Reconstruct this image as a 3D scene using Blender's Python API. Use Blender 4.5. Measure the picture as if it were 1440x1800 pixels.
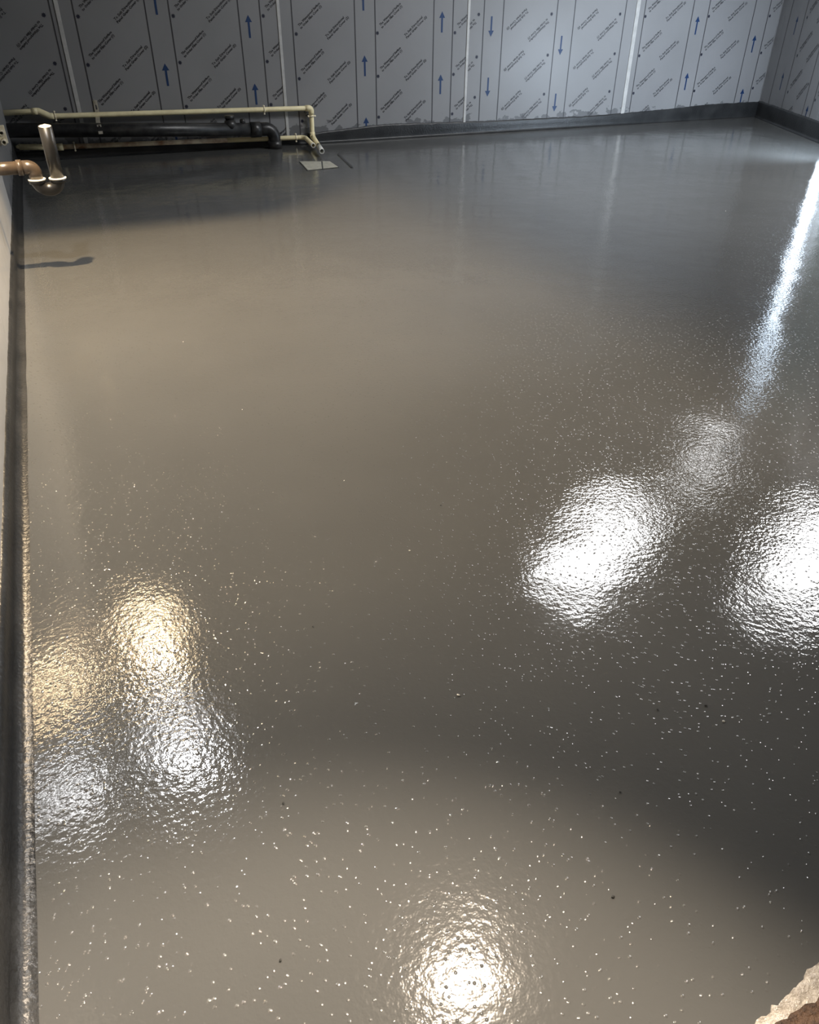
import bpy, bmesh, math, random
from mathutils import Vector, Matrix

# ------------------------------------------------------------------ clear
for o in list(bpy.data.objects): bpy.data.objects.remove(o, do_unlink=True)
SC = bpy.context.scene
COL = SC.collection
random.seed(7)

# ------------------------------------------------------------------ camera
CAM_H = 0.82
FPX, PITCH, YAW, ROLL, XC = 1307.75, 0.607333, 0.410247, 0.006873, 0.211227
D = 5.3057          # back wall plane y
XR = 5.6641         # back right corner x
WA = 0.459784       # right wall leans in by this angle
CEIL = 2.40
XL = -0.022          # face of the low wall on the left
LEDGE = 0.82        # height of the half wall on the left
_f = Vector((math.cos(PITCH)*math.sin(YAW), math.cos(PITCH)*math.cos(YAW), -math.sin(PITCH)))
_r0 = Vector((math.cos(YAW), -math.sin(YAW), 0)); _u0 = _r0.cross(_f)
_r = _r0*math.cos(ROLL) + _u0*math.sin(ROLL); _u = -_r0*math.sin(ROLL) + _u0*math.cos(ROLL)
CO = Vector((XC, 0, CAM_H))
cam_data = bpy.data.cameras.new('camera'); cam = bpy.data.objects.new('camera', cam_data); COL.objects.link(cam)
cam_data.sensor_fit = 'HORIZONTAL'; cam_data.sensor_width = 36.0; cam_data.lens = FPX/1440*36
cam_data.clip_start = 0.01; cam_data.clip_end = 100
M = Matrix((( _r.x,_u.x,-_f.x,CO.x),(_r.y,_u.y,-_f.y,CO.y),(_r.z,_u.z,-_f.z,CO.z),(0,0,0,1)))
cam.matrix_world = M
SC.camera = cam

def pray(px, py): return _f + _r*((px-720)/FPX) + _u*((900-py)/FPX)
def on_y(px, py, Y):
    v = pray(px, py); return CO + v*(Y/v.y)
def on_z(px, py, z):
    v = pray(px, py); return CO + v*((z-CAM_H)/v.z)

# ------------------------------------------------------------------ world, colour management
w = bpy.data.worlds.new('world'); SC.world = w; w.use_nodes = True
w.node_tree.nodes['Background'].inputs['Color'].default_value = (0.55, 0.6, 0.7, 1)
w.node_tree.nodes['Background'].inputs['Strength'].default_value = 0.02
SC.view_settings.view_transform = 'Standard'; SC.view_settings.look = 'None'
SC.view_settings.gamma = 1.0; SC.view_settings.use_curve_mapping = False
SC.view_settings.exposure = 0.25

# lamp strengths (each lamp is built further down)
P_PANEL_A = 29.0      # emission of the long ceiling panel
P_PANEL_B = 34.0
P_ADDED_PATCH = 13.0          # panel added for the pale patch mirrored in the floor
P_DOOR_GAP = 9.5          # added upright panel standing in for a bright door gap
P_WARM = 240.0         # warm hooded lamp, watts
P_COOL = 66.0          # white hooded lamp, watts
P_SPOT = 540.0 
P_WORK = 100.0        # unseen lamp added to brighten the back corner, watts
#        # ceiling spot, watts
C_COOL = (0.98, 0.985, 1.0)
C_ADDED = (0.70, 0.84, 1.0)
C_WARM = (1.0, 0.735, 0.43)
C_SPOT = (1.0, 0.825, 0.64)

# ------------------------------------------------------------------ helpers
def tag(o, label=None, cat=None, group=None, kind=None):
    if label: o['label'] = label
    if cat: o['category'] = cat
    if group: o['group'] = group
    if kind: o['kind'] = kind
    return o
def link(name, me, mat=None, parent=None):
    o = bpy.data.objects.new(name, me); COL.objects.link(o)
    if mat is not None and not me.materials: me.materials.append(mat)
    if parent: o.parent = parent
    return o
def empty(name, loc=(0,0,0)):
    o = bpy.data.objects.new(name, None); COL.objects.link(o); o.location = loc; o.empty_display_size = 0.1
    return o
def mesh(name, bm, smooth=False):
    me = bpy.data.meshes.new(name); bm.normal_update(); bm.to_mesh(me); bm.free()
    if smooth:
        for p in me.polygons: p.use_smooth = True
    return me
def child(name, bm, mat, parent, smooth=False, loc=None):
    """mesh given in world coordinates, parented to an object that only has a location"""
    if parent is not None and loc is None:
        bmesh.ops.translate(bm, vec=-world_loc(parent), verts=bm.verts)
    return link(name, mesh(name, bm, smooth), mat, parent)
def world_loc(o):
    v = Vector((0,0,0))
    while o: v = v + Vector(o.location); o = o.parent
    return v
def add_box(bm, lo, hi, bevel=0.0, M=None):
    g = bmesh.ops.create_cube(bm, size=1.0)
    vs = g['verts']
    for v in vs:
        v.co = Vector([lo[i] + (v.co[i]+0.5)*(hi[i]-lo[i]) for i in range(3)])
    if bevel > 0:
        es = list({e for v in vs for e in v.link_edges})
        r = bmesh.ops.bevel(bm, geom=es, offset=bevel, segments=2, affect='EDGES', profile=0.5)
        vs = list({v for f in r['faces'] for v in f.verts} | {v for v in vs if v.is_valid})
    if M is not None:
        for v in vs: v.co = M @ v.co
    return vs
def fillet(pts, rad, n=8):
    pts = [Vector(p) for p in pts]; out = [pts[0]]
    for i in range(1, len(pts)-1):
        a, b, c = pts[i-1], pts[i], pts[i+1]
        d1 = (a-b).normalized(); d2 = (c-b).normalized()
        ang = d1.angle(d2)
        if ang > math.pi-0.02: out.append(b); continue
        r = rad[i] if isinstance(rad, (list, tuple)) else rad
        t = min(r/math.tan(ang/2), (a-b).length*0.49, (c-b).length*0.49); r = t*math.tan(ang/2)
        p0 = b+d1*t; p1 = b+d2*t; cen = b + (d1+d2).normalized()*(r/math.sin(ang/2))
        v0 = p0-cen; v1 = p1-cen; th = v0.angle(v1); ax = v0.cross(v1).normalized()
        for k in range(n+1): out.append(cen + Matrix.Rotation(th*k/n, 3, ax) @ v0)
    out.append(pts[-1]); return out
def sweep(bm, pts, rad, seg=20, cap0=True, cap1=True, wall=None):
    """round tube along points; rad number or list; wall = hollow with open ends"""
    pts = [Vector(p) for p in pts]; n = len(pts)
    rads = rad if isinstance(rad, (list, tuple)) else [rad]*n
    tang = []
    for i in range(n):
        t = (pts[min(i+1,n-1)]-pts[max(i-1,0)]).normalized(); tang.append(t)
    nrm = tang[0].orthogonal().normalized(); frames = []
    for i in range(n):
        if i: 
            q = tang[i-1].rotation_difference(tang[i]); nrm = (q @ nrm).normalized()
        frames.append((nrm.copy(), tang[i].cross(nrm)))
    def rings(off):
        R = []
        for i in range(n):
            a, b = frames[i]
            R.append([bm.verts.new(pts[i] + (a*math.cos(2*math.pi*k/seg)+b*math.sin(2*math.pi*k/seg))*(rads[i]-off)) for k in range(seg)])
        return R
    def skin(R, flip=False):
        for i in range(n-1):
            for k in range(seg):
                q = [R[i][k], R[i][(k+1)%seg], R[i+1][(k+1)%seg], R[i+1][k]]
                bm.faces.new(q[::-1] if flip else q)
    A = rings(0); skin(A)
    if wall:
        B = rings(wall); skin(B, True)
        for i, fl in ((0, True), (n-1, False)):
            for k in range(seg):
                q = [A[i][k], A[i][(k+1)%seg], B[i][(k+1)%seg], B[i][k]]
                bm.faces.new(q[::-1] if fl else q)
    else:
        if cap0: bm.faces.new(A[0][::-1])
        if cap1: bm.faces.new(A[-1])
    bmesh.ops.recalc_face_normals(bm, faces=bm.faces)
def tube(name, pts, rad, mat, parent, **k):
    bm = bmesh.new(); sweep(bm, pts, rad, **k); o = child(name, bm, mat, parent)
    for p in o.data.polygons: p.use_smooth = len(p.vertices) == 4
    return o

# ------------------------------------------------------------------ materials
def mat(name, col, rough=0.5, metal=0.0, spec=0.5, emit=None, strength=0.0, coat=0.0):
    m = bpy.data.materials.new(name); m.use_nodes = True
    b = m.node_tree.nodes['Principled BSDF']
    b.inputs['Base Color'].default_value = (*col, 1); b.inputs['Roughness'].default_value = rough
    b.inputs['Metallic'].default_value = metal; b.inputs['Specular IOR Level'].default_value = spec
    b.inputs['Coat Weight'].default_value = coat
    if emit:
        b.inputs['Emission Color'].default_value = (*emit, 1); b.inputs['Emission Strength'].default_value = strength
    return m
def nd(m, t, **k):
    n = m.node_tree.nodes.new(t)
    for a, v in k.items(): setattr(n, a, v)
    return n
def lk(m, a, b): m.node_tree.links.new(a, b)
def ramp(m, src, stops, interp='LINEAR'):
    r = nd(m, 'ShaderNodeValToRGB'); r.color_ramp.interpolation = interp
    els = r.color_ramp.elements
    while len(els) < len(stops): els.new(0.5)
    for e, (p, c) in zip(els, stops):
        e.position = p; e.color = c if len(c) == 4 else (*c, 1)
    lk(m, src, r.inputs['Fac']); return r
def noise(m, vec, scale, detail=3, rough=0.5):
    n = nd(m, 'ShaderNodeTexNoise'); n.inputs['Scale'].default_value = scale
    n.inputs['Detail'].default_value = detail; n.inputs['Roughness'].default_value = rough
    lk(m, vec, n.inputs['Vector']); return n
def mathn(m, op, a, b=None, clamp=False):
    n = nd(m, 'ShaderNodeMath', operation=op, use_clamp=clamp)
    for i, s in enumerate((a, b)):
        if s is None: continue
        if hasattr(s, 'links'): lk(m, s, n.inputs[i])
        else: n.inputs[i].default_value = s
    return n.outputs[0]

def resin_floor():
    m = mat('wet_resin_floor', (0.2, 0.2, 0.2), 0.1, spec=0.5); b = m.node_tree.nodes['Principled BSDF']
    tc = nd(m, 'ShaderNodeTexCoord'); V = tc.outputs['Object']
    # colour: slightly cloudy grey resin
    n1 = noise(m, V, 1.3, 4, 0.55)
    r = ramp(m, n1.outputs['Fac'], [(0.3, (0.084, 0.0852, 0.0828)), (0.7, (0.0998, 0.1012, 0.0985))])
    lk(m, r.outputs['Color'], b.inputs['Base Color'])
    # gloss varies a little
    n2 = noise(m, V, 2.2, 3)
    rr = nd(m, 'ShaderNodeMapRange'); lk(m, n2.outputs['Fac'], rr.inputs['Value'])
    rr.inputs['From Min'].default_value = 0.3; rr.inputs['From Max'].default_value = 0.7
    rr.inputs['To Min'].default_value = 0.045; rr.inputs['To Max'].default_value = 0.085
    lk(m, rr.outputs['Result'], b.inputs['Roughness'])
    # relief: slow waves, orange peel from the roller, sparse grit pimples
    wave = noise(m, V, 5.0, 2)
    peel = noise(m, V, 110.0, 2, 0.55)
    patch = noise(m, V, 1.7, 3)
    pm = ramp(m, patch.outputs['Fac'], [(0.38, (0.35,)*3), (0.62, (1,)*3)])
    vor = nd(m, 'ShaderNodeTexVoronoi'); vor.inputs['Scale'].default_value = 115.0; lk(m, V, vor.inputs['Vector'])
    dot = nd(m, 'ShaderNodeMapRange'); dot.interpolation_type = 'SMOOTHSTEP'; lk(m, vor.outputs['Distance'], dot.inputs['Value'])
    dot.inputs['From Min'].default_value = 0.0; dot.inputs['From Max'].default_value = 0.26
    dot.inputs['To Min'].default_value = 1.0; dot.inputs['To Max'].default_value = 0.0
    sepc = nd(m, 'ShaderNodeSeparateColor'); lk(m, vor.outputs['Color'], sepc.inputs[0])
    sel = mathn(m, 'GREATER_THAN', sepc.outputs[0], 0.05)
    dots = mathn(m, 'MULTIPLY', dot.outputs['Result'], sel)
    h = mathn(m, 'MULTIPLY', wave.outputs['Fac'], 0.0025)
    h2 = mathn(m, 'MULTIPLY', mathn(m, 'MULTIPLY', peel.outputs['Fac'], pm.outputs['Color']), 0.00062)
    h3 = mathn(m, 'MULTIPLY', mathn(m, 'MULTIPLY', dots, mathn(m, 'POWER', sepc.outputs[1], 0.7)), 0.00062)
    hs = mathn(m, 'ADD', mathn(m, 'ADD', h, h2), h3)
    bp = nd(m, 'ShaderNodeBump'); bp.inputs['Strength'].default_value = 1.0; bp.inputs['Distance'].default_value = 1.0
    lk(m, hs, bp.inputs['Height']); lk(m, bp.outputs['Normal'], b.inputs['Normal'])
    return m
def resin_skirting():
    m = mat('dark_resin_skirting', (0.05, 0.052, 0.055), 0.36, spec=0.35); b = m.node_tree.nodes['Principled BSDF']
    tc = nd(m, 'ShaderNodeTexCoord'); V = tc.outputs['Object']
    n1 = noise(m, V, 9, 4); r = ramp(m, n1.outputs['Fac'], [(0.35, (0.018, 0.019, 0.020)), (0.7, (0.034, 0.035, 0.036))])
    lk(m, r.outputs['Color'], b.inputs['Base Color'])
    n2 = noise(m, V, 110, 3); bp = nd(m, 'ShaderNodeBump'); bp.inputs['Distance'].default_value = 0.0016; bp.inputs['Strength'].default_value = 1
    lk(m, n2.outputs['Fac'], bp.inputs['Height']); lk(m, bp.outputs['Normal'], b.inputs['Normal'])
    return m
def film():
    m = mat('protective_film', (0.4, 0.41, 0.43), 0.42, spec=0.4); b = m.node_tree.nodes['Principled BSDF']
    tc = nd(m, 'ShaderNodeTexCoord'); V = tc.outputs['Object']
    sx = nd(m, 'ShaderNodeSeparateXYZ'); lk(m, V, sx.inputs[0])
    # resin smears wiped onto the film just above the skirting
    mp = nd(m, 'ShaderNodeMapping'); mp.inputs['Scale'].default_value = (6, 6, 9); lk(m, V, mp.inputs['Vector'])
    n1 = noise(m, mp.outputs['Vector'], 1.6, 4, 0.6)
    top = mathn(m, 'ADD', mathn(m, 'MULTIPLY', n1.outputs['Fac'], 0.30), -0.058)
    below = nd(m, 'ShaderNodeMapRange'); lk(m, mathn(m, 'SUBTRACT', top, sx.outputs['Z']), below.inputs['Value'])
    below.inputs['From Min'].default_value = 0.0; below.inputs['From Max'].default_value = 0.006
    n3 = noise(m, V, 2.0, 2)
    c0 = ramp(m, n3.outputs['Fac'], [(0.3, (0.20, 0.203, 0.208)), (0.7, (0.225, 0.228, 0.234))])
    mx = nd(m, 'ShaderNodeMix', data_type='RGBA'); lk(m, below.outputs['Result'], mx.inputs[0])
    lk(m, c0.outputs['Color'], mx.inputs[6]); mx.inputs[7].default_value = (0.115, 0.117, 0.122, 1)
    lk(m, mx.outputs[2], b.inputs['Base Color'])
    n2 = noise(m, V, 3.0, 2); bp = nd(m, 'ShaderNodeBump'); bp.inputs['Distance'].default_value = 0.01; bp.inputs['Strength'].default_value = 0.25
    lk(m, n2.outputs['Fac'], bp.inputs['Height']); lk(m, bp.outputs['Normal'], b.inputs['Normal'])
    return m
def mottled(name, c1, c2, scale, rough, metal=0.0, bump=0.0, coat=0.0):
    m = mat(name, c1, rough, metal, coat=coat); b = m.node_tree.nodes['Principled BSDF']
    tc = nd(m, 'ShaderNodeTexCoord'); V = tc.outputs['Object']
    n1 = noise(m, V, scale, 4, 0.6); r = ramp(m, n1.outputs['Fac'], [(0.4, c1), (0.66, c2)])
    lk(m, r.outputs['Color'], b.inputs['Base Color'])
    if bump:
        bp = nd(m, 'ShaderNodeBump'); bp.inputs['Distance'].default_value = bump; bp.inputs['Strength'].default_value = 1
        lk(m, n1.outputs['Fac'], bp.inputs['Height']); lk(m, bp.outputs['Normal'], b.inputs['Normal'])
    return m

MAT = dict(
    floor=resin_floor(), skirt=resin_skirting(), film=film(),
    white_panel=mottled('white_wall_panel', (0.88, 0.86, 0.82), (0.82, 0.80, 0.76), 6, 0.22),
    ceiling=mottled('ceiling_plaster', (0.22, 0.22, 0.22), (0.19, 0.19, 0.19), 3, 0.9),
    plaster=mottled('rough_plaster', (0.12, 0.12, 0.12), (0.09, 0.09, 0.09), 4, 0.9),
    strip=mottled('white_joint_strip', (0.46, 0.46, 0.45), (0.38, 0.38, 0.37), 20, 0.35),
    ink=mat('grey_print', (0.018, 0.018, 0.022), 0.5),
    line=mat('printed_line', (0.035, 0.035, 0.04), 0.5),
    navy=mat('navy_print', (0.003, 0.028, 0.10), 0.5),
    dotm=mat('star_print', (0.012, 0.014, 0.03), 0.5),
    cream=mottled('cream_pipe_plastic', (0.88, 0.79, 0.50), (0.74, 0.65, 0.40), 14, 0.35),
    rusty=mottled('stained_cream_pipe', (0.80, 0.68, 0.48), (0.36, 0.20, 0.11), 11, 0.5),
    whitep=mat('white_pipe_plastic', (0.75, 0.75, 0.70), 0.3),
    black=mottled('black_waste_pipe', (0.012, 0.012, 0.013), (0.035, 0.035, 0.034), 22, 0.38),
    steel=mottled('galvanised_steel', (0.62, 0.60, 0.52), (0.50, 0.48, 0.42), 40, 0.38, 0.7),
    plate=mottled('bare_drain_plate', (0.50, 0.49, 0.41), (0.36, 0.35, 0.29), 30, 0.45),
    drain=mottled('coated_drain_frame', (0.022, 0.024, 0.026), (0.04, 0.042, 0.044), 20, 0.3),
    trap=mottled('grey_trap_plastic', (0.012, 0.0118, 0.0115), (0.008, 0.0079, 0.0078), 18, 0.34),
    tan=mottled('tan_waste_plastic', (0.070, 0.052, 0.037), (0.045, 0.034, 0.026), 18, 0.3),
    clip=mat('pale_clip_plastic', (0.85, 0.78, 0.6), 0.4),
    metal_dark=mat('dark_lamp_metal', (0.03, 0.03, 0.032), 0.5),
    lamp_white=mat('white_lamp_metal', (0.7, 0.7, 0.7), 0.4),
    door=mottled('grey_green_door', (0.33, 0.37, 0.34), (0.28, 0.32, 0.30), 3, 0.5),
    concrete=mottled('damp_bare_concrete', (0.50, 0.46, 0.40), (0.32, 0.29, 0.25), 90, 0.16, bump=0.006),
    mat_fibre=mottled('brown_mat_fibre', (0.10, 0.055, 0.03), (0.035, 0.02, 0.012), 160, 0.7, bump=0.004),
    grit=mat('dark_grit', (0.02, 0.02, 0.018), 0.6), grit_pale=mat('pale_grit', (0.6, 0.58, 0.52), 0.4),
)

# ================================================================== STRUCTURE
def struct(name, bm, m, label, smooth=False):
    o = link(name, mesh(name, bm, smooth), m); tag(o, label, kind='structure'); return o

# floor
bm = bmesh.new(); add_box(bm, (-2.2, -1.6, -0.08), (7.6, D+0.2, 0.0))
floor = struct('floor', bm, MAT['floor'], 'freshly coated wet grey resin floor with glossy lamp reflections')
# ceiling
bm = bmesh.new(); add_box(bm, (-2.2, -1.6, CEIL), (7.6, D+0.2, CEIL+0.08))
struct('ceiling', bm, MAT['ceiling'], 'dim grey plaster ceiling carrying the lamps')
# back wall core and panels
bm = bmesh.new(); add_box(bm, (-2.2, D+0.02, 0), (7.6, D+0.2, CEIL))
wall_back = struct('wall_back', bm, MAT['plaster'], 'back wall clad in film covered panels with printed arrows')
# left half wall
bm = bmesh.new(); add_box(bm, (-0.16, -1.6, 0), (XL-0.012, D+0.02, LEDGE-0.02))
wall_left = struct('wall_left', bm, MAT['plaster'], 'low white panelled wall along the left of the wet floor')
for y0, y1, mm in ((-1.6, -0.35, 'white_panel'), (-0.35, 0.90, 'white_panel'), (0.90, 2.15, 'white_panel'), (2.15, 3.72, 'white_panel'), (3.72, D, 'film')):  # far panel's grey material paints in the shade beyond the lamps' reach
    bm = bmesh.new(); add_box(bm, (XL-0.012, y0+0.002, 0), (XL, y1-0.002, LEDGE-0.02), 0.001)
    child('panel', bm, MAT[mm], wall_left)
bm = bmesh.new(); add_box(bm, (-0.18, -1.6, LEDGE-0.02), (XL+0.012, D, LEDGE), 0.004)
child('ledge', bm, MAT['white_panel'], wall_left)
# far sides of the place (never in the picture, close the room for light)
bm = bmesh.new(); add_box(bm, (-2.2, -1.6, 0), (-2.1, D+0.02, CEIL)); struct('wall_outer_left', bm, MAT['plaster'], 'dark far wall beyond the low left wall')
bm = bmesh.new(); add_box(bm, (-2.1, -1.6, 0), (7.6, -1.5, CEIL)); struct('wall_front', bm, MAT['plaster'], 'dark wall behind the doorway threshold')
bm = bmesh.new(); add_box(bm, (7.5, -1.5, 0), (7.6, D+0.02, CEIL)); struct('wall_outer_right', bm, MAT['plaster'], 'dark far wall beyond the angled right wall')

# right wall: runs from the corner towards the camera, leaning into the room
RD = Vector((-math.sin(WA), -math.cos(WA), 0)); RN = Vector((-RD.y*-1, 0, 0))
RN = Vector((-math.cos(WA), math.sin(WA), 0))           # into the room
RC = Vector((XR, D, 0))
RM = Matrix(((RD.x, RN.x, 0, RC.x), (RD.y, RN.y, 0, RC.y), (0, 0, 1, 0), (0, 0, 0, 1)))   # local: x along wall, y into room, z up
RLEN = 2.34
bm = bmesh.new(); add_box(bm, (-0.10, -0.16, 0), (1.62, -0.012, CEIL), M=RM)
add_box(bm, (1.62, -0.16, 1.93), (RLEN, -0.012, CEIL), M=RM)
wall_right = struct('wall_right', bm, MAT['plaster'], 'angled right wall clad in film covered panels')
q = RM @ Vector((RLEN, 0, 0))
bm = bmesh.new(); add_box(bm, (q.x, q.y-0.12, 0), (7.5, q.y, CEIL)); struct('wall_return', bm, MAT['plaster'], 'plain wall returning from the end of the angled right wall')

# ------------------------------------------------------------------ film print
def text_mesh(body, size):
    cu = bpy.data.curves.new('t', 'FONT'); cu.body = body; cu.size = size; cu.resolution_u = 1; cu.space_line = 1.0
    cu.offset = size*0.03
    ob = bpy.data.objects.new('t', cu); COL.objects.link(ob)
    dg = bpy.context.evaluated_depsgraph_get(); me = bpy.data.meshes.new_from_object(ob.evaluated_get(dg))
    bpy.data.objects.remove(ob, do_unlink=True)
    vs = [v.co.to_2d() for v in me.vertices]; fs = [tuple(p.vertices) for p in me.polygons]
    x0 = min(v.x for v in vs); x1 = max(v.x for v in vs); y0 = min(v.y for v in vs); y1 = max(v.y for v in vs)
    bpy.data.meshes.remove(me)
    return [( (v.x-x0), (v.y-(y0+y1)/2)) for v in vs], fs, x1-x0
TXT = {}
for key, body in (('a', 'The Waterproof Surface\nto Order Film Cover (1)'), ('b', 'To Suit Directional\nPanel Grain Cover (2)')):
    vs, fs, wd = text_mesh(body, 0.0185)
    k = 0.186/wd
    TXT[key] = ([(x*k, y) for x, y in vs], fs)
TANG = math.radians(39.5)
ARROW_L, ARROW_W, ARROW_H = 0.117, 0.042, 0.036
def arrow_mesh():
    bm = bmesh.new(); s = 0.0062
    pts = [(-s, -ARROW_L), (s, -ARROW_L), (s, -ARROW_H), (ARROW_W/2, -ARROW_H), (0, 0), (-ARROW_W/2, -ARROW_H), (-s, -ARROW_H)]
    vs = [bm.verts.new((x, 0, z)) for x, z in pts]
    bm.faces.new(vs[:3]+vs[6:]); bm.faces.new(vs[2:7]); me = mesh('printed_arrow', bm); me.materials.append(MAT['navy']); return me
def star_mesh():
    bm = bmesh.new(); n = 16; c = bm.verts.new((0,0,0)); rg = []
    for k in range(n):
        r = 0.013 if k % 2 == 0 else 0.0075
        rg.append(bm.verts.new((r*math.cos(2*math.pi*k/n), 0, r*math.sin(2*math.pi*k/n))))
    for k in range(n): bm.faces.new((c, rg[k], rg[(k+1)%n]))
    me = mesh('printed_star', bm); me.materials.append(MAT['dotm']); return me
AM, SM = arrow_mesh(), star_mesh()
PRINT_EPS = 0.0012
def print_film(panel, W, lines, arrows, areas, inv, basis):
    """panel local: u along wall 0..W, v up, front at y=0 (basis maps (u, out, v) to parent space)
       lines: u list; arrows: (u, [tip v ...]); areas: (u0, u1, dot_u, [rows v])"""
    rot = Matrix.Rotation(math.pi, 4, 'Y') if inv else Matrix.Identity(4)
    def put(name, me, u, v, flip):
        o = bpy.data.objects.new(name, me); COL.objects.link(o); o.parent = panel
        o.matrix_local = basis @ Matrix.Translation((u, PRINT_EPS, v)) @ (Matrix.Rotation(math.pi, 4, 'Y') if flip else Matrix.Identity(4))
    for u in lines:
        bm = bmesh.new(); wob = random.uniform(-0.002, 0.002)
        n = 7; prev = None
        for k in range(n):
            v = CEIL*k/(n-1); du = wob*math.sin(k*1.3+u*7)
            a = bm.verts.new(basis @ Vector((u-0.0035+du, PRINT_EPS*0.8, v))); b = bm.verts.new(basis @ Vector((u+0.0035+du, PRINT_EPS*0.8, v)))
            if prev: bm.faces.new((prev[0], prev[1], b, a))
            prev = (a, b)
        link('printed_line', mesh('printed_line', bm), MAT['line'], panel)
    for u, tips in arrows:
        for v in tips:
            if 0.06 < v < CEIL-0.02: put('printed_arrow', AM, u, v, inv)
    V, F = [], []
    ca, sa = math.cos(TANG), math.sin(TANG)
    for u0, u1, du, rows in areas:
        for v in rows:
            if 0.05 < v < CEIL-0.05 and u0 < du < u1: put('printed_star', SM, du, v, inv)
            s = -1 if inv else 1
            for key, ou, ov in (('a', 0.024, 0.034), ('b', 0.197, -0.024)):
                tv, tf = TXT[key]; su = du + s*ou; sv = v + s*ov
                base = len(V); pts = []
                for x, y in tv:
                    pts.append((su + s*(x*ca - y*sa), sv + s*(x*sa + y*ca)))
                for f in tf:
                    cu_ = sum(pts[i][0] for i in f)/len(f); cv = sum(pts[i][1] for i in f)/len(f)
                    if not (u0+0.004 < cu_ < u1-0.004 and 0.03 < cv < CEIL-0.02): continue
                    idx = []
                    for i in f:
                        V.append(basis @ Vector((pts[i][0], PRINT_EPS, pts[i][1]))); idx.append(len(V)-1)
                    F.append(idx)
    if F:
        me = bpy.data.meshes.new('printed_lettering'); me.from_pydata([tuple(v) for v in V], [], F); me.update()
        link('printed_lettering', me, MAT['ink'], panel)
BB = Matrix(((1,0,0,0),(0,-1,0,0),(0,0,1,0),(0,0,0,1)))          # back wall: out = -y
def rows(v0, per=0.2405): 
    return [v0 + per*k for k in range(-6, 12) if -0.2 < v0+per*k < CEIL+0.2]
def tips(v0, per=0.3575): return [v0 + per*k for k in range(-6, 10)]
JX = [-0.9, 0.382, 1.628, 2.923, 4.298, XR]
PANELS = [
  (-0.9, 0.382, True,  [-0.22, -0.075, 0.347], [(-0.147, tips(0.3))], [(-0.075, 0.347, 0.308, rows(0.49, 0.228))]),
  (0.382, 1.628, False, [0.464, 0.851, 0.983, 1.384, 1.515], [(0.912, tips(0.478)), (1.44, tips(0.359))],
      [(0.464, 0.851, 0.483, rows(0.479, 0.232)), (0.983, 1.384, 1.002, rows(0.480, 0.232)), (1.515, 1.628, 1.533, rows(0.475, 0.236))]),
  (1.628, 2.923, False, [1.713, 2.118, 2.255, 2.669, 2.808], [(2.178, tips(0.497)), (2.728, tips(0.376))],
      [(1.713, 2.118, 1.731, rows(0.377)), (2.255, 2.669, 2.270, rows(0.377)), (2.808, 2.923, 2.825, rows(0.374))]),
  (2.923, 4.298, True, [3.039, 3.185, 3.61, 3.753, 4.184], [(3.098, tips(0.231)), (3.668, tips(0.472))],
      [(2.923, 3.039, 2.998, rows(0.473, 0.243)), (3.185, 3.61, 3.566, rows(0.474, 0.243)), (3.753, 4.184, 4.141, rows(0.473, 0.243))]),
  (4.298, XR, False, [4.354, 4.794, 4.944, 5.393, 5.542], [(4.856, tips(0.334, 0.368)), (5.458, tips(0.208, 0.368))],
      [(4.354, 4.794, 4.367, rows(0.456, 0.245)), (4.944, 5.393, 4.956, rows(0.454, 0.246)), (5.542, XR, 5.561, rows(0.455, 0.246))]),
]
for x0, x1, inv, ln, ar, areas in PANELS:
    bm = bmesh.new(); add_box(bm, (x0+0.003, D, 0.0), (x1-0.003, D+0.02, CEIL))
    p = child('panel', bm, MAT['film'], wall_back)
    Bm = Matrix.Translation((0, D, 0)) @ BB
    print_film(p, x1-x0, ln, ar, areas, inv, Bm)
for i, (xj, wj) in enumerate(((0.382, 0.022), (1.628, 0.018), (2.923, 0.018), (4.290, 0.032))):
    bm = bmesh.new(); add_box(bm, (xj-wj/2, D-0.0045, 0.02), (xj+wj/2, D+0.004, CEIL-0.01), 0.0012)
    child('joint_strip', bm, MAT['strip'], wall_back)
# corner bead
bm = bmesh.new(); add_box(bm, (XR-0.006, D-0.006, 0.02), (XR+0.004, D+0.004, CEIL-0.01)); child('corner_bead', bm, MAT['film'], wall_back)
# right wall panels
for s0, s1, ln, ar, areas in (
  (0.0, 1.20, [0.22, 0.515, 0.93, 1.07], [(0.385, tips(0.708, 0.363)), (1.0, tips(0.55, 0.363))],
      [(0.515, 0.93, 0.562, rows(0.466, 0.236)), (1.07, 1.20, 1.09, rows(0.466, 0.236))]),
  (1.20, 1.60, [], [], [])):
    bm = bmesh.new(); add_box(bm, (s0+0.002, -0.012, 0.0), (s1-0.002, 0.0, CEIL), M=RM)
    p = child('panel', bm, MAT['film'], wall_right)
    print_film(p, s1-s0, ln, ar, areas, False, RM)
# door in the right wall with white frame
bm = bmesh.new(); add_box(bm, (1.66, -0.07, 0.01), (2.30, -0.03, 1.89), 0.004, M=RM)
door = struct('door_1', bm, MAT['door'], 'grey green flush door in the angled right wall')
bm = bmesh.new()
add_box(bm, (1.605, -0.10, 0.0), (1.66, 0.012, 1.945), 0.003, M=RM); add_box(bm, (2.30, -0.10, 0.0), (2.36, 0.012, 1.945), 0.003, M=RM)
add_box(bm, (1.66, -0.10, 1.89), (2.30, 0.012, 1.945), 0.003, M=RM)
child('door_frame', bm, MAT['strip'], door)
bm = bmesh.new(); sweep(bm, fillet([RM @ Vector(p) for p in ((1.74, -0.03, 1.0), (1.74, 0.02, 1.0), (1.86, 0.02, 1.0))], 0.015), 0.009, seg=12); child('handle', bm, MAT['steel'], door, True)

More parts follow.
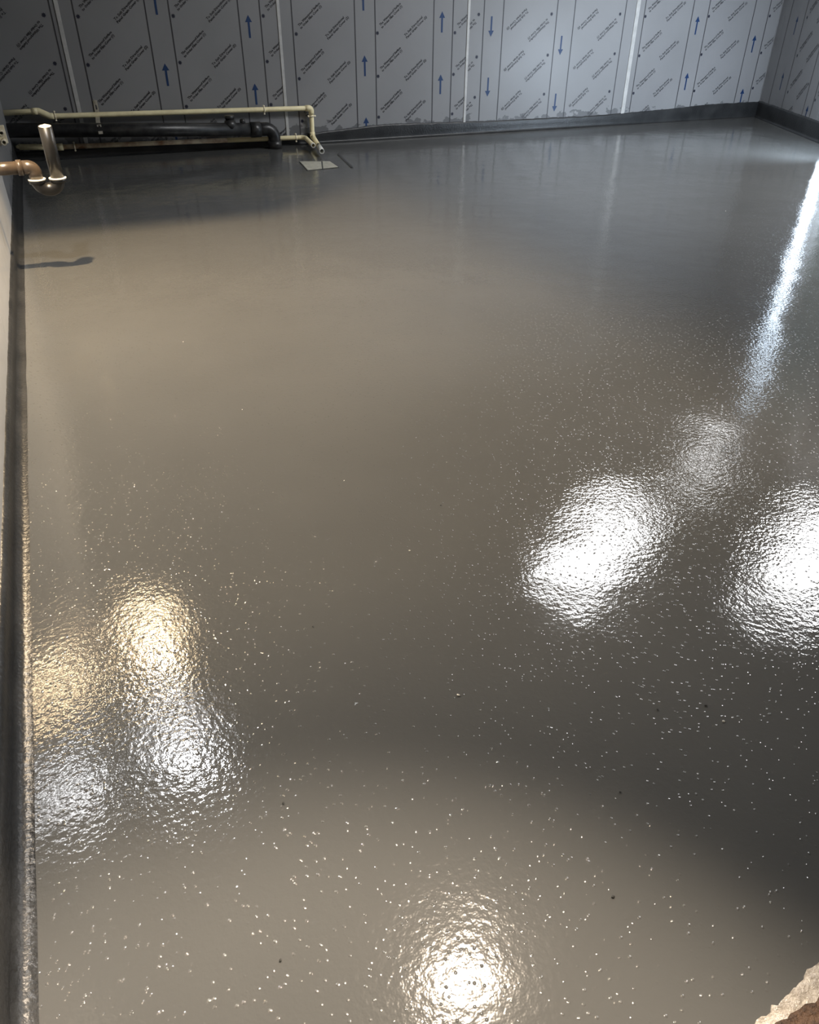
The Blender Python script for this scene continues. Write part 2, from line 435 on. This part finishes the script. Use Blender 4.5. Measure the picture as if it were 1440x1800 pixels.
# ------------------------------------------------------------------ coved resin skirting
def smooth_noise(seed):
    rnd = random.Random(seed); ph = [(rnd.uniform(0, 6.28), rnd.uniform(3, 60), rnd.uniform(0.3, 1)) for _ in range(9)]
    return lambda t: sum(a*math.sin(f*t+p)/(1+f*0.03) for p, f, a in ph)/4
def skirting(name, A, along, out, length, hfun, label, seed, thick=0.008, cove=0.016, step=0.016):
    bm = bmesh.new(); nz = smooth_noise(seed); rnd = random.Random(seed)
    n = int(length/step); prev = None
    for i in range(n+1):
        t = length*i/n; P = A + along*t
        hh = hfun(t) + 0.0045*nz(t) + rnd.uniform(-0.0012, 0.0012)
        hh = max(hh, 0.03); prof = [(thick*0.15, hh+0.001), (thick*0.75, hh-0.002), (thick, hh-0.010)]
        th = thick + 0.0015*nz(t*0.7+3)
        c = min(cove, hh*0.6)
        prof.append((th, c+0.02 if hh > c+0.035 else c+0.004))
        for k in range(6):
            a = math.pi/2*k/5
            prof.append((th + c*(1-math.cos(a)), c*(1-math.sin(a))))
        prof.append((th+c+0.006+0.002*nz(t*0.5), 0.0004)); 
        row = [bm.verts.new(P + out*u + Vector((0,0,v))) for u, v in [(0.0, hh+0.001)]+prof]
        if prev:
            for k in range(len(row)-1): bm.faces.new((prev[k], prev[k+1], row[k+1], row[k]))
        prev = row
    bmesh.ops.recalc_face_normals(bm, faces=bm.faces)
    return struct(name, bm, MAT['skirt'], label, True)
HB = [(-0.2, 0.050), (1.70, 0.050), (1.80, 0.062)] 
for px, py in ((600, 228), (680, 218.5), (850, 213), (1040, 204), (1179, 191.7), (1254, 183.5), (1332, 179)):
    q = on_y(px, py, D-0.006); HB.append((q.x, q.z))
def hb(t):
    for (a, ha), (b, hb_) in zip(HB, HB[1:]):
        if a <= t <= b: return ha + (hb_-ha)*(t-a)/(b-a)
    return HB[-1][1]
skirting('baseboard_back', Vector((XL, D, 0)), Vector((1,0,0)), Vector((0,-1,0)), XR-0.004-XL, hb, 'dark grey coved resin skirting under the arrow panels of the back wall', 3)
HLP = [(D, 0.105)]
for px, py in ((24.5, 310), (21.5, 411), (17, 611), (14, 700), (8.5, 900), (5, 1030), (1, 1130)):
    v_ = pray(px, py); q_ = CO + v_*((XL+0.004-CO.x)/v_.x); HLP.append((q_.y, q_.z))
HLP.append((-3, HLP[-1][1]))
def HL(t):
    y = D-t
    for (a, ha), (b, hb_) in zip(HLP, HLP[1:]):
        if b <= y <= a: return ha + (hb_-ha)*(y-a)/(b-a)
    return HLP[-1][1]
skirting('baseboard_left', Vector((XL, D, 0)), Vector((0,-1,0)), Vector((1,0,0)), D+1.4, HL, 'dark grey coved resin skirting below the low white wall', 5)
skirting('baseboard_right', RC, RD, RN, 1.60, lambda t: 0.116, 'dark coved resin skirting below the angled right wall', 9)

# threshold at the photographer's doorway: bare concrete strip
def poly_slab(name, pts, z0, z1, m, rag=0.0, seed=1):
    bm = bmesh.new(); rnd = random.Random(seed); P = []
    for a, b in zip(pts, pts[1:]+pts[:1]):
        a, b = Vector(a), Vector(b); n = max(1, int((b-a).length/0.006)) if rag else 1
        for k in range(n):
            q = a + (b-a)*k/n
            if rag: q = q + Vector((rnd.uniform(-rag, rag), rnd.uniform(-rag, rag)))
            P.append(q)
    top = [bm.verts.new((p.x, p.y, z1)) for p in P]; bot = [bm.verts.new((p.x, p.y, z0)) for p in P]
    bm.faces.new(top)
    for i in range(len(P)):
        j = (i+1) % len(P); bm.faces.new((top[i], bot[i], bot[j], top[j]))
    bmesh.ops.recalc_face_normals(bm, faces=bm.faces)
    return bm
e0, e1 = on_z(1330, 1800, 0), on_z(1440, 1690, 0)
dd = (e1-e0).normalized()
a0 = e0 - dd*0.25; a1 = e1 + dd*1.2
bm = poly_slab('threshold', [(a0.x, a0.y), (a1.x, a1.y), (a1.x+0.1, a1.y-0.5), (a0.x+0.1, a0.y-0.3)], -0.01, 0.0022, MAT['concrete'], 0.0022, 4)
struct('trim_1', bm, MAT['concrete'], 'damp beige bare concrete threshold strip at the edge of the coating')

# ================================================================== THINGS
# ---- upper cream pipe on the back wall
YP = D-0.034
R1 = 0.0145
up = empty('overflow_pipe', (0.05, YP, 0.0)); tag(up, 'upper cream plastic pipe running along the back wall and dropping to the floor drain', 'pipe')
A0 = on_y(14, 198, YP); A0.x = XL+0.001
A1 = on_y(68, 195.5, YP); A2 = on_y(88, 204.5, YP); A3 = on_y(547, 190, YP); A4 = on_y(549.5, 239, YP)
E1 = on_z(566, 266, 0.032); E0 = A4 + (E1-A4)*0.62; E0b = A4 + (E1-A4)*0.74
tube('pipe_run', fillet([A0, A1, A2, A3, A4, E0], [0, 0.03, 0.03, 0.022, 0.03, 0], 8), R1, MAT['cream'], up)
def sleeve(P, d, rad, ln, m, parent, name='coupling'):
    d = d.normalized(); tube(name, [P-d*ln/2, P+d*ln/2], rad, m, parent)
sleeve(A1+Vector((-0.022,0,0)), Vector((1,0,0)), R1+0.0035, 0.030, MAT['cream'], up, 'elbow_socket')
tube('elbow', fillet([A1+Vector((-0.02,0,0)), A1, A2, A2+Vector((0.02,0,0))], 0.025), R1+0.0032, MAT['cream'], up)
tube('elbow', fillet([A3+(A2-A3).normalized()*0.040, A3, A3+(A4-A3).normalized()*0.036], 0.02), R1+0.0034, MAT['cream'], up)
tube('elbow', fillet([A4+(A3-A4).normalized()*0.022, A4, A4+(E1-A4).normalized()*0.03], 0.02), R1+0.0028, MAT['cream'], up)
tube('joiner', [E0, E0b], R1*0.8, MAT['black'], up)
tube('outlet', [E0b, E1], R1+0.001, MAT['whitep'], up, wall=0.004)
def pipe_clip(P, d, rad, parent, side=Vector((0,0,1))):
    d = d.normalized(); n = 18; bm = bmesh.new()
    ring = [P + (Matrix.Rotation(2*math.pi*k/n, 3, d) @ (d.orthogonal().normalized()))*(rad+0.002) for k in range(n)]
    ring.append(ring[0]); ring.append(ring[1])
    sweep(bm, ring, 0.0034, seg=8)
    add_box(bm, (P.x-0.006, P.y, P.z-0.006), (P.x+0.006, D+0.001, P.z+0.006), 0.001)
    for sg in (1, -1):
        q = P + side*sg*(rad+0.008)
        sweep(bm, [q+Vector((0,-0.008,0)), q+Vector((0,0.006,0))], 0.0055, seg=10)
    return child('pipe_clip', bm, MAT['clip'], parent, True)
for px, py in ((97, 204), (464, 193)): 
    pipe_clip(on_y(px, py, YP), Vector((1,0,0)), R1, up)
pipe_clip(A3 + (A4-A3)*0.28, Vector((0,0,1)), R1, up, Vector((1,0,0)))
# ---- lower cream pipe
YL = D-0.040; R2 = 0.0135
lo = empty('condensate_pipe', (0.05, YL, 0.0)); tag(lo, 'lower stained cream pipe below the black waste pipe with open cut end', 'pipe')
B0 = on_y(24, 259, YL); B0.x = max(B0.x, 0.012); B1 = on_y(106, 258.5, YL); B2 = on_y(536, 241.5, YL); B3 = on_z(550.5, 255.5, 0.046)
tube('pipe_run', [B0, B1], R2+0.003, MAT['cream'], lo)
Bm_ = on_y(400, 246.5, YL)
tube('pipe_run', [B1, Bm_], R2, MAT['rusty'], lo)
tube('pipe_run', fillet([Bm_, B2, B3], 0.03), R2+0.0005, MAT['cream'], lo, wall=0.004)
tube('cut_end', [B3, B3+(B3-B2).normalized()*0.006], R2+0.001, MAT['whitep'], lo, wall=0.005)
sleeve(B1, Vector((1,0,0)), R2+0.006, 0.03, MAT['cream'], lo, 'coupling')
bm = bmesh.new(); q = on_y(32, 258, YL); sweep(bm, [q+Vector((0.012,0,0)), q+Vector((-0.012,-0.004,0))], [R2+0.003, 0.006], seg=16); child('pipe_end', bm, MAT['cream'], lo, True)
for px, py in ((131, 257.5), (520, 242)): pipe_clip(on_y(px, py, YL), Vector((1,0,0)), R2, lo)
# ---- black waste pipe
YB = D-0.098; RB = 0.038
bk = empty('waste_pipe', (0.05, YB, 0.0)); tag(bk, 'thick black waste pipe along the back wall turning down into the floor', 'pipe')
C0 = on_y(22, 229, YB); C0.x = XL+0.001
C1 = on_y(481, 226, YB); C2 = Vector((C1.x, YB, 0.003))
tube('pipe_run', [C0, C1+Vector((-0.10, 0, 0))], RB, MAT['black'], bk, seg=28)
tube('bend', fillet([C1+Vector((-0.14,0,0)), C1, C2], 0.085, 12), RB+0.001, MAT['black'], bk, seg=28)
tube('socket', [C1+Vector((-0.15,0,0)), C1+Vector((-0.085,0,0))], RB+0.006, MAT['black'], bk, seg=28)
tube('socket', [Vector((C1.x, YB, 0.045)), Vector((C1.x, YB, 0.0))], RB+0.006, MAT['black'], bk, seg=28)
G = on_y(405, 219, YB)
tube('access_boss', [G+Vector((0,0,-0.02)), G+Vector((0,0,0.022)), G+Vector((0,0,0.022)), G+Vector((0,0,0.032))], [0.038, 0.034, 0.028, 0.026], MAT['black'], bk, seg=22)
tube('access_cap', [G+Vector((0,0,0.032)), G+Vector((0,0,0.052))], 0.029, MAT['black'], bk, seg=22)
G = on_y(427, 219, YB); tube('lug', [G+Vector((0,0,0.0)), G+Vector((0,0,0.028)), G+Vector((0,0,0.034))], [0.018, 0.016, 0.009], MAT['black'], bk)
# ---- perforated hanger strap over the black pipe
def ribbon(name, pts, wid, thick, mat_, parent, holes):
    bm = bmesh.new(); P = [Vector(p) for p in pts]; L = [0]
    for a, b in zip(P, P[1:]): L.append(L[-1]+(b-a).length)
    def at(s):
        for i in range(len(P)-1):
            if s <= L[i+1] or i == len(P)-2:
                k = (s-L[i])/(L[i+1]-L[i]); d = (P[i+1]-P[i]).normalized(); return P[i]+(P[i+1]-P[i])*k, d
    X = Vector((1,0,0)); n = 40
    for i in range(n):
        s0, s1 = L[-1]*i/n, L[-1]*(i+1)/n; sm = (s0+s1)/2
        cells = [(-wid/2, wid/2)]
        if any(abs(sm-hc) < hl/2 for hc, hl in holes): cells = [(-wid/2, -wid*0.2), (wid*0.2, wid/2)]
        a, d = at(s0+1e-6); b, _ = at(s1-1e-6); nn = X.cross(d).normalized()*thick/2
        for u0, u1 in cells:
            v = [bm.verts.new(p + X*u + nn*s) for p in (a, b) for u in (u0, u1) for s in (-1, 1)]
            for f in ((0,1,3,2), (4,6,7,5), (0,4,5,1), (2,3,7,6), (0,2,6,4), (1,5,7,3)): bm.faces.new([v[i] for i in f])
    bmesh.ops.recalc_face_normals(bm, faces=bm.faces)
    return child(name, bm, mat_, parent)
T0 = on_y(166.5, 176, D-0.004); T1 = on_y(171, 198, D-0.006); zc_ = on_y(176, 228.5, YB).z; xs = on_y(176, 228.5, YB-RB).x
T2 = Vector((xs, YB+0.012, zc_+RB+0.004)); T3 = Vector((xs, YB-RB*0.75, zc_+RB*0.72)); T4 = Vector((xs, YB-RB-0.003, zc_-0.016))
st = empty('hanger_strap', T0); tag(st, 'perforated galvanised hanger strap passing behind the upper pipe to hold the black pipe', 'strap')
Ls = sum((b-a).length for a, b in zip((T0,T1,T2,T3),(T1,T2,T3,T4)))
ribbon('band', [T0, T1, T2, T3, T4], 0.024, 0.002, MAT['steel'], st, [(0.035, 0.024), (0.075, 0.024), (Ls-0.035, 0.024)])
bm = bmesh.new(); sweep(bm, [T0+Vector((0,-0.007,-0.006)), T0+Vector((0,0.002,-0.006))], 0.008, seg=6); child('screw', bm, MAT['steel'], st)
# ---- P-trap at the left wall
YT = 2.95
tr = empty('sink_trap', (0.0, YT, 0.30)); tag(tr, 'grey plastic sink trap with upright open tube jutting from the low white wall', 'trap')
RT = 0.0212
q1 = on_y(57, 299, YT); q2 = on_y(100, 300, YT); zb = on_y(80, 333, YT).z; ztop = on_y(83, 219, YT).z; zn = on_y(60, 315, YT).z
xe = q1.x+0.006; xu = on_y(101, 312, YT).x; zp = on_y(0, 297, YT).z; xm = (xe+xu)/2
tube('waste_spigot', [(XL, YT, zp), (xe-0.036, YT, zp)], RT-0.001, MAT['tan'], tr, seg=26)
tube('spigot_socket', [(xe-0.050, YT, zp), (xe-0.034, YT, zp)], RT+0.003, MAT['tan'], tr, seg=26)
tube('trap_elbow', fillet([(xe-0.036, YT, zp), (xe, YT, zp), (xe, YT, zn)], 0.036, 10), RT, MAT['tan'], tr, seg=26)
rr_ = (xu-xe)/2; cz = zb+rr_
arc = [Vector((xm - rr_*math.cos(math.pi*k/18), YT, cz - rr_*math.sin(math.pi*k/18))) for k in range(19)]
tube('u_bend', [Vector((xe, YT, zn))]+arc+[Vector((xu, YT, zn))], RT+0.0005, MAT['trap'], tr, seg=26)
for xx in (xe, xu):
    nut = tube('union_nut', [(xx, YT, zn-0.014), (xx, YT, zn-0.004)], [RT+0.004, RT+0.005], MAT['trap'], tr, seg=26)
    tube('nut_lip', [(xx, YT, zn-0.004), (xx, YT, zn+0.001)], RT+0.0065, MAT['whitep'], nut, seg=26)
TLT = Vector((0, -0.026, ztop-zn)); UB = Vector((xu, YT, zn))
tube('upright_tube', [UB, UB+TLT], RT, MAT['trap'], tr, seg=30, wall=0.0022)
bm = bmesh.new(); sweep(bm, [UB+TLT*0.93, UB+TLT*0.992], RT-0.0024, seg=26); child('lit_bore_disc', bm, MAT['whitep'], tr)  # white disc paints the brightly lit inside of the open tube
# ---- double pipe bracket on the left wall
qb = Vector((0.0, 4.10, 0.0)); vv = pray(8, 240); t_ = (0.004-CO.x)/vv.x; qb = CO + vv*t_
br = empty('pipe_bracket', (0.0, qb.y, qb.z)); tag(br, 'small cream bracket holding two cut pipe ends on the low wall above the sink trap', 'bracket')
bm = bmesh.new(); add_box(bm, (XL, qb.y-0.02, qb.z-0.034), (XL+0.006, qb.y+0.05, qb.z+0.03), 0.002); child('back_plate', bm, MAT['clip'], br)
for dz in (0.017, -0.021):
    tube('pipe_end', [(XL+0.018, qb.y-0.03, qb.z+dz), (XL+0.018, qb.y+0.02, qb.z+dz)], 0.0125, MAT['clip'], br, wall=0.0055)
bm = bmesh.new(); add_box(bm, (XL, qb.y+0.02, qb.z-0.032), (XL+0.034, qb.y+0.032, qb.z+0.044), 0.003); child('cheek', bm, MAT['clip'], br)
# ---- floor drain
fd0 = on_z(560, 288, 0.0)
dr = empty('floor_drain', (fd0.x, fd0.y, 0.0)); tag(dr, 'square floor drain with bare pale cover plate below the cut pipe ends', 'drain')
c = [on_z(*p, 0.003) for p in ((527, 284), (580, 284), (594, 293.5), (541, 299))]
mid0 = c[0]+(c[1]-c[0])*0.73; mid1 = c[3]+(c[2]-c[3])*0.49
g = 0.004
def quad(pts, z0, z1): return poly_slab('q', [(p.x, p.y) for p in pts], z0, z1, None)
child('cover_plate', quad([c[0], mid0+Vector((-g,0,0)), mid1+Vector((-g,0,0)), c[3]], 0.0, 0.0045), MAT['plate'], dr)
child('cover_plate', quad([mid0+Vector((g,0,0)), c[1], c[2], mid1+Vector((g,0,0))], 0.0, 0.0045), MAT['plate'], dr)
o_ = (c[0]+c[1]+c[2]+c[3])/4
oc = [o_+(p-o_)*1.09 for p in c]
child('gap_fill', quad([o_+(p-o_)*1.05 for p in c], 0.0, 0.002), MAT['drain'], dr)
bm = bmesh.new()
s0, s1 = on_z(595, 272, 0), on_z(619, 295, 0); dv = (s1-s0).normalized(); nv = Vector((-dv.y, dv.x, 0))
child('frame_edge', quad([s0-nv*0.006, s1-nv*0.006, s1+nv*0.006, s0+nv*0.006], 0.0, 0.0035), MAT['drain'], dr)
# ---- grit specks caught in the coating
SPK = [((482, 528), 'd'), ((322, 601), 'p'), ((775, 888), 'd'), ((605, 845), 'p'), ((550, 1101), 'd'), ((498, 1412), 'd'), ((1090, 1392), 'd'), ((1272, 1268), 'p'), ((1240, 1240), 'd'), ((1276, 371), 'p'), ((720, 968), 'p'), ((806, 1222), 'p'), ((493, 1688), 'd'), ((1156, 1247), 'd'), ((1078, 1576), 'd'), ((426, 720), 'p')]
gm = {}
for kind_, mm in (('d', 'grit'), ('p', 'grit_pale')):
    bm = bmesh.new(); bmesh.ops.create_icosphere(bm, subdivisions=1, radius=1)
    for v in bm.verts: v.co = Vector((v.co.x*0.0024*random.uniform(.6,1.3), v.co.y*0.0019*random.uniform(.6,1.3), (v.co.z+0.4)*0.0011))
    gm[kind_] = mesh('grit_speck', bm); gm[kind_].materials.append(MAT[mm])
for (px, py), k_ in SPK:
    o = bpy.data.objects.new('grit_speck', gm[k_]); COL.objects.link(o); o.location = on_z(px, py, 0.001); o.rotation_euler = (0, 0, random.uniform(0, 6.28))
    s = random.uniform(0.7, 1.1); o.scale = (s, s, s)
    if k_ == 'd': tag(o, 'tiny dark grit speck caught in the wet floor coating', 'speck', 'dark grit specks in the floor')
    else: tag(o, 'tiny pale grit speck caught in the wet floor coating', 'speck', 'pale grit specks in the floor')
# ---- brown mat at the threshold
m0, m1 = on_z(1372, 1800, 0.004), on_z(1440, 1757, 0.004); md = (m1-m0).normalized(); mn = Vector((md.y, -md.x, 0))
b0 = m0 - md*0.12; b1 = m1 + md*0.5
bm = poly_slab('mat', [(b0.x, b0.y), (b1.x, b1.y), ((b1+mn*0.35).x, (b1+mn*0.35).y), ((b0+mn*0.35).x, (b0+mn*0.35).y)], 0.0022, 0.010, None, 0.0022, 8)
bt = link('door_mat', mesh('door_mat', bm), MAT['mat_fibre']); tag(bt, 'dark brown rough fibre mat lying on the bare concrete threshold', 'mat')

# ================================================================== LAMPS
def emitter(name, col, s):
    m = bpy.data.materials.new(name); m.use_nodes = True; nt = m.node_tree
    for n in list(nt.nodes): nt.nodes.remove(n)
    e = nt.nodes.new('ShaderNodeEmission'); e.inputs['Color'].default_value = (*col, 1); e.inputs['Strength'].default_value = s
    o = nt.nodes.new('ShaderNodeOutputMaterial'); nt.links.new(e.outputs[0], o.inputs[0]); return m
def ceiling_panel(name, cx, cy, lx, ly, rot, strength, col, label):
    e = empty(name, (cx, cy, CEIL)); e.rotation_euler = (0, 0, rot); tag(e, label, 'ceiling light')
    bm = bmesh.new(); t = 0.018
    for lo_, hi_ in (((-lx/2-t, -ly/2-t, -0.04), (lx/2+t, -ly/2, 0)), ((-lx/2-t, ly/2, -0.04), (lx/2+t, ly/2+t, 0)), ((-lx/2-t, -ly/2, -0.04), (-lx/2, ly/2, 0)), ((lx/2, -ly/2, -0.04), (lx/2+t, ly/2, 0))): add_box(bm, lo_, hi_)
    link('frame', mesh('frame', bm), MAT['lamp_white'], e)
    bm = bmesh.new(); add_box(bm, (-lx/2, -ly/2, -0.034), (lx/2, ly/2, -0.002))
    link('diffuser', mesh('diffuser', bm), emitter(name+'_glow', col, strength), e)
    return e
ceiling_panel('panel_light', 3.07, 3.27, 1.10, 0.46, math.radians(27), P_PANEL_A, C_COOL, 'long white panel light on the ceiling over the middle of the floor')
ceiling_panel('panel_light', 4.34, 2.57, 1.10, 0.46, math.radians(20), P_PANEL_B, C_COOL, 'long white panel light on the ceiling nearest the grey green door')
ceiling_panel('added_patch_light', 4.66, 3.97, 0.46, 0.28, math.radians(5), P_ADDED_PATCH, C_COOL, 'dim glowing ceiling panel added for a pale floor reflection close to the angled right wall')  # added glow, makes the pale patch mirrored in the floor
# upright glowing panel, added in place of light from a door gap
tp = RM @ Vector((1.525, 0.0, 0)); tl = empty('door_gap_light', tp); tag(tl, 'upright glowing panel added beside the door, standing in for a bright door gap', 'added light')
bm = bmesh.new(); add_box(bm, (1.460, 0.0, 0.10), (1.590, 0.022, 1.84), 0.003, M=RM); child('housing', bm, MAT['lamp_white'], tl)
bm = bmesh.new(); add_box(bm, (1.475, 0.02, 0.12), (1.575, 0.034, 1.82), 0.004, M=RM); child('diffuser', bm, emitter('door_gap_glow', C_ADDED, P_DOOR_GAP), tl)
# unseen floor lamp, added to brighten the back wall near the corner
wp = RM @ Vector((2.25, 0.14, 0.0)); wl = empty('added_work_light', wp); tag(wl, 'small black floor lamp added unseen to brighten the back wall near the corner', 'work light')
bm = bmesh.new(); add_box(bm, (wp.x-0.09, wp.y-0.05, 0.25), (wp.x+0.09, wp.y, 0.39), 0.006)
add_box(bm, (wp.x-0.10, wp.y, 0.24), (wp.x+0.10, wp.y+0.012, 0.40), 0.003); child('housing', bm, MAT['metal_dark'], wl)
bm = bmesh.new(); add_box(bm, (wp.x-0.075, wp.y+0.010, 0.265), (wp.x+0.075, wp.y+0.016, 0.375)); child('glass', bm, MAT['lamp_white'], wl)
for sx in (-1, 1):
    bm = bmesh.new(); sweep(bm, fillet([(wp.x+sx*0.105, wp.y-0.02, 0.32), (wp.x+sx*0.105, wp.y-0.02, 0.008), (wp.x+sx*0.105, wp.y+0.10, 0.008)], 0.03), 0.007, seg=10); child('leg', bm, MAT['metal_dark'], wl, True)
    bm = bmesh.new(); sweep(bm, [(wp.x+sx*0.088, wp.y-0.02, 0.32), (wp.x+sx*0.118, wp.y-0.02, 0.32)], 0.012, seg=12); child('knob', bm, MAT['metal_dark'], wl)
bm = bmesh.new(); sweep(bm, fillet([(wp.x-0.06, wp.y-0.03, 0.388), (wp.x-0.06, wp.y-0.03, 0.43), (wp.x+0.06, wp.y-0.03, 0.43), (wp.x+0.06, wp.y-0.03, 0.388)], 0.02), 0.006, seg=10); child('handle', bm, MAT['metal_dark'], wl, True)
ld = bpy.data.lights.new('added_work_bulb', 'SPOT'); ld.energy = P_WORK; ld.color = C_ADDED; ld.spot_size = math.radians(150); ld.spot_blend = 1.0; ld.shadow_soft_size = 0.04
so = bpy.data.objects.new('bulb', ld); COL.objects.link(so); so.parent = wl; so.location = (0, 0.03, 0.32)
so.rotation_euler = Vector((-0.05, 1, 0.0)).normalized().to_track_quat('-Z', 'Y').to_euler()
# pendant lamps with boxy shades beside the low wall
def pendant(name, x, y, zl, watts, col, cut, label, bulb=0.019):
    """cut: floor distances that the shade lets light reach: +y, -y, +x, -x"""
    e = empty(name, (x, y, CEIL)); tag(e, label, 'lamp')
    a = 0.14; zt = zl+0.05; t = 0.003
    z_yp, z_ym, z_xp, z_xm = [zl - a*zl/max(c_, 0.01) for c_ in cut]
    bm = bmesh.new()
    add_box(bm, (x-a-t, y-a-t, zt), (x+a+t, y+a+t, zt+t))
    add_box(bm, (x-a-t, y+a, z_yp), (x+a+t, y+a+t, zt)); add_box(bm, (x-a-t, y-a-t, z_ym), (x+a+t, y-a, zt))
    add_box(bm, (x+a, y-a, z_xp), (x+a+t, y+a, zt)); add_box(bm, (x-a-t, y-a, z_xm), (x-a, y+a, zt))
    child('shade', bm, MAT['metal_dark'], e)
    bm = bmesh.new(); sweep(bm, [(x, y, CEIL-0.02), (x, y, zt)], 0.004, seg=8); child('cord', bm, MAT['metal_dark'], e, True)
    bm = bmesh.new(); sweep(bm, [(x, y, CEIL), (x, y, CEIL-0.012), (x, y, CEIL-0.03)], [0.045, 0.045, 0.012], seg=18); child('ceiling_rose', bm, MAT['lamp_white'], e)
    bm = bmesh.new(); sweep(bm, [(x, y, zt), (x, y, zl+0.026)], [0.020, 0.016], seg=14); child('lamp_holder', bm, MAT['lamp_white'], e)
    ld = bpy.data.lights.new(name+'_bulb', 'POINT'); ld.energy = watts; ld.color = col; ld.shadow_soft_size = bulb
    lo_ = bpy.data.objects.new('bulb', ld); COL.objects.link(lo_); lo_.parent = e; lo_.location = (0, 0, zl-CEIL)
    return e
pendant('pendant_lamp', 0.126, 2.55, 1.60, P_WARM, C_WARM, (0.95, 1.9, 1.7, 0.6), 'warm pendant lamp in a dark boxy shade beside the low wall')
pendant('pendant_lamp', 0.135, 2.01, 1.60, P_COOL, (0.97, 0.98, 1.0), (1.49, 2.0, 2.0, 0.6), 'white pendant lamp in a dark boxy shade beside the low wall', 0.040)
# ceiling spot near the camera
sp = empty('spot_light', (0.92, 1.10, CEIL)); tag(sp, 'small ceiling spot lamp aimed at the floor near the threshold', 'spot light')
aim = (Vector((0.05, -0.15, 0)) - Vector((0.92, 1.10, CEIL-0.12))).normalized()
bm = bmesh.new(); pc = Vector((0.92, 1.10, CEIL-0.12)); sweep(bm, [pc-aim*0.09, pc-aim*0.085, pc+aim*0.02], [0.02, 0.036, 0.04], seg=20, cap1=False); child('can', bm, MAT['metal_dark'], sp, True)
bm = bmesh.new(); sweep(bm, [(0.92, 1.10, CEIL), (0.92, 1.10, CEIL-0.012)], 0.045, seg=20); child('rose', bm, MAT['lamp_white'], sp)
bm = bmesh.new(); sweep(bm, [Vector((0.92, 1.10, CEIL-0.01)), pc-aim*0.08], 0.007, seg=8); child('stem', bm, MAT['metal_dark'], sp)
ld = bpy.data.lights.new('spot_bulb', 'SPOT'); ld.energy = P_SPOT; ld.color = C_SPOT; ld.spot_size = math.radians(36); ld.spot_blend = 0.6; ld.shadow_soft_size = 0.035
so = bpy.data.objects.new('bulb', ld); COL.objects.link(so); so.parent = sp; so.location = pc + aim*0.03 - Vector(sp.location)
so.rotation_euler = aim.to_track_quat('-Z', 'Y').to_euler()
